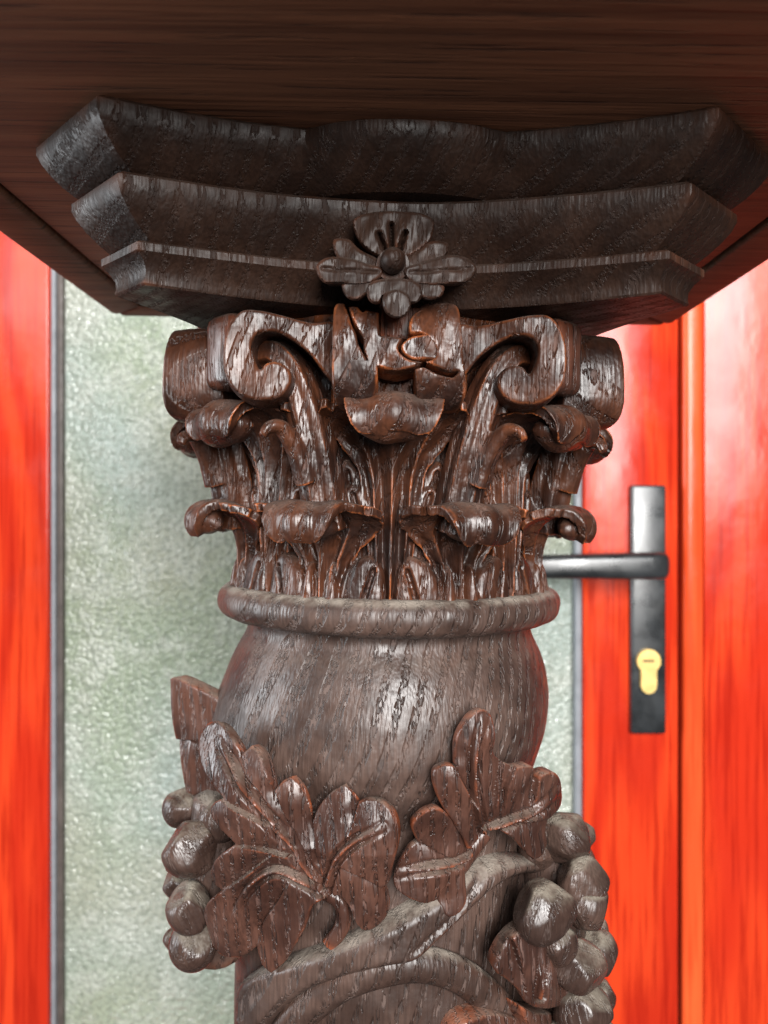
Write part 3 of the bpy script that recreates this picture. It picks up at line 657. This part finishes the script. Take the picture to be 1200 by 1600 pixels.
r3 = crop7([(575, 1300), (600, 1220), (660, 1140), (740, 1092), (800, 1085), (832, 1130), (872, 1200), (912, 1320), (926, 1400), (890, 1460), (800, 1482), (720, 1452), (690, 1402), (622, 1340)])
vine_leaf(r3, [crop7([(800, 1140), (795, 1300), (780, 1420)])], [crop7([(660, 1180), (700, 1330)])], lambda x, y: 0.5*sd30(x, y)+0.5*(0.79), -0.022, 0.01, 2.6, ph=5.0, nrm=(0.2, -1, 0.1))
r4 = crop7([(690, 1470), (760, 1500), (860, 1495), (925, 1460), (945, 1500), (930, 1580), (900, 1660), (820, 1700), (760, 1640), (720, 1560)])
vine_leaf(r4, [crop7([(930, 1480), (860, 1560), (820, 1660)])], [], shaft_depth(0.036), -0.030, 0.02, 3.0, ph=6.0)
r5 = [(700, 1625), (715, 1598), (745, 1585), (785, 1583), (815, 1596), (828, 1625), (810, 1670), (760, 1700), (715, 1670)]
vine_leaf(r5, [[(760, 1595), (765, 1690)]], [], shaft_depth(0.022), -0.025, 0.02, 3.4, ph=7.0)
# leaf turned edge-on at the left
sl = crop6([(104, 30, 1), (135, 22), (235, 66), (318, 112), (370, 160), (400, 300), (400, 450), (400, 600), (390, 720), (330, 830), (292, 832), (248, 720), (205, 612), (180, 540), (158, 430), (133, 305), (118, 200), (108, 110)])
def sl_depth(x, y): return 0.955-0.00015*(x-268)
vine_leaf(sl, [], [crop6([(135, 296), (240, 300)]), crop6([(180, 540), (320, 530)]), crop6([(205, 640), (320, 700)])], sl_depth, -0.022, 0.0, 3.0, ph=8.0, nrm=(-0.35, -1, 0.1))

# vine stems
def band(outl, hgt, edge, groove=(), mat='shaft'):
    gg = [np.array(q, float) for q in groove]
    def h(p, d):
        r = 0.001+hgt*np.sqrt(np.clip(1-(1-np.clip(d/edge, 0, 1))**2, 0, 1))
        for q in gg: r = r-0.006*np.exp(-(dist_poly(p, q, False)/5)**2)
        return r
    return relief('vine_stem', outl, 4.0, h, carrier_map(shaft_depth(0.0)), -0.015, mat, shaft, 0.0, 50, 5)
band([(392, 1532), (412, 1508), (450, 1490), (520, 1466), (590, 1432), (650, 1398), (700, 1366), (745, 1340), (795, 1330), (845, 1345), (868, 1375), (850, 1378), (815, 1362), (778, 1365), (745, 1388), (712, 1422), (680, 1455), (645, 1488), (600, 1498), (540, 1515), (480, 1545), (440, 1590), (410, 1640), (388, 1640), (388, 1580)], 0.026, 18, [[(735, 1352), (690, 1420), (640, 1470)]])
def arc_tube(pts, off, r, ell=0.8):
    p = resample(catmull(pts, 8, False), 7, False); d = shaft_depth(off)(p[:, 0], p[:, 1]); P = local(rayp(p[:, 0], p[:, 1], d)); return sweep(P, r, 14, (0, -1, 0), ell)
mesh_obj('vine_stem', *arc_tube([(430, 1640), (470, 1585), (530, 1537), (600, 1512), (660, 1506), (715, 1522), (760, 1555), (795, 1600), (815, 1660)], 0.004, 0.0190, 0.75), 'shaft', shaft, 60)
mesh_obj('vine_stem', *arc_tube([(505, 1392), (528, 1405), (537, 1425), (533, 1450), (515, 1475)], 0.014, 0.0085), 'leaf', shaft, 60)
mesh_obj('vine_stem', *arc_tube([(756, 1300), (738, 1325), (720, 1350), (700, 1375)], 0.012, 0.010), 'leaf', shaft, 60)

# grapes
def grape_mesh(seed):
    rs = np.random.default_rng(seed); b = bmesh.new(); bmesh.ops.create_icosphere(b, subdivisions=4, radius=1.0)
    pl = rs.normal(size=(14, 3)); pl /= np.linalg.norm(pl, axis=1)[:, None]; cut = rs.uniform(0.74, 0.90, 14)
    for v in b.verts:
        p = np.array(v.co)
        for n, c in zip(pl, cut):
            q = p@n
            if q > c: p = p-n*(q-c)*0.97
        v.co = Vector(p*np.array([1, 1, 1.08]))
    bmesh.ops.smooth_vert(b, verts=b.verts[:], factor=0.5, use_axis_x=True, use_axis_y=True, use_axis_z=True)
    me = bpy.data.meshes.new('grape'); b.to_mesh(me); b.free(); me.shade_smooth(); return me
GM = [grape_mesh(100+i) for i in range(7)]
for m_ in GM: m_.materials.append(M['grape'])
def bunch(label, core, items):
    c0 = mesh_obj('grape_bunch', *core, 'shaft', stand, 60); part(c0); c0['label'] = label
    for i, (px, py, rp_, d) in enumerate(items):
        P = local(rayp(np.array([float(px)]), np.array([float(py)]), np.array([d])))[0]; r = rp_/F*d
        o = bpy.data.objects.new('grape', GM[i % 7]); C.objects.link(o); o.parent = c0; o.location = P
        o.scale = (r, r*1.15, r); o.rotation_euler = (random.uniform(-.5, .5), random.uniform(-.5, .5), random.uniform(0, 6))
    return c0
def tubepx(pts, r):
    a = np.array(pts, float); return sweep(spline3(local(rayp(a[:, 0], a[:, 1], a[:, 2])), 6), r, 16, (0, 1, 0))
bunch('carved grapes at the left of the shaft', tubepx([(345, 1240, .93), (338, 1300, .93), (335, 1380, .93), (338, 1440, .93), (345, 1490, .94)], [0.02]+[0.032]*23+[0.02]),
      [(284, 1262, 29, .95), (301, 1322, 43, .90), (279, 1382, 27, .96), (298, 1418, 38, .885), (302, 1474, 37, .89), (274, 1468, 18, .93), (345, 1278, 36, .92), (345, 1345, 38, .93), (342, 1410, 36, .93), (336, 1462, 34, .94), (276, 1345, 20, .97)])
bunch('carved grapes at the right of the shaft', tubepx([(845, 1300, .93), (860, 1370, .93), (868, 1450, .93), (870, 1520, .93), (868, 1640, .93)], [0.02]+[0.036]*23+[0.03]),
      [(880, 1308, 41, .89), (908, 1306, 23, .95), (908, 1378, 40, .875), (912, 1412, 38, .87), (851, 1424, 47, .815), (930, 1488, 36, .92), (903, 1508, 40, .86), (868, 1470, 34, .85), (934, 1552, 27, .93), (910, 1580, 42, .87), (838, 1330, 30, .90), (900, 1345, 30, .93), (880, 1640, 42, .87), (935, 1625, 30, .92), (922, 1450, 26, .95)])

scene.render.engine = 'CYCLES'
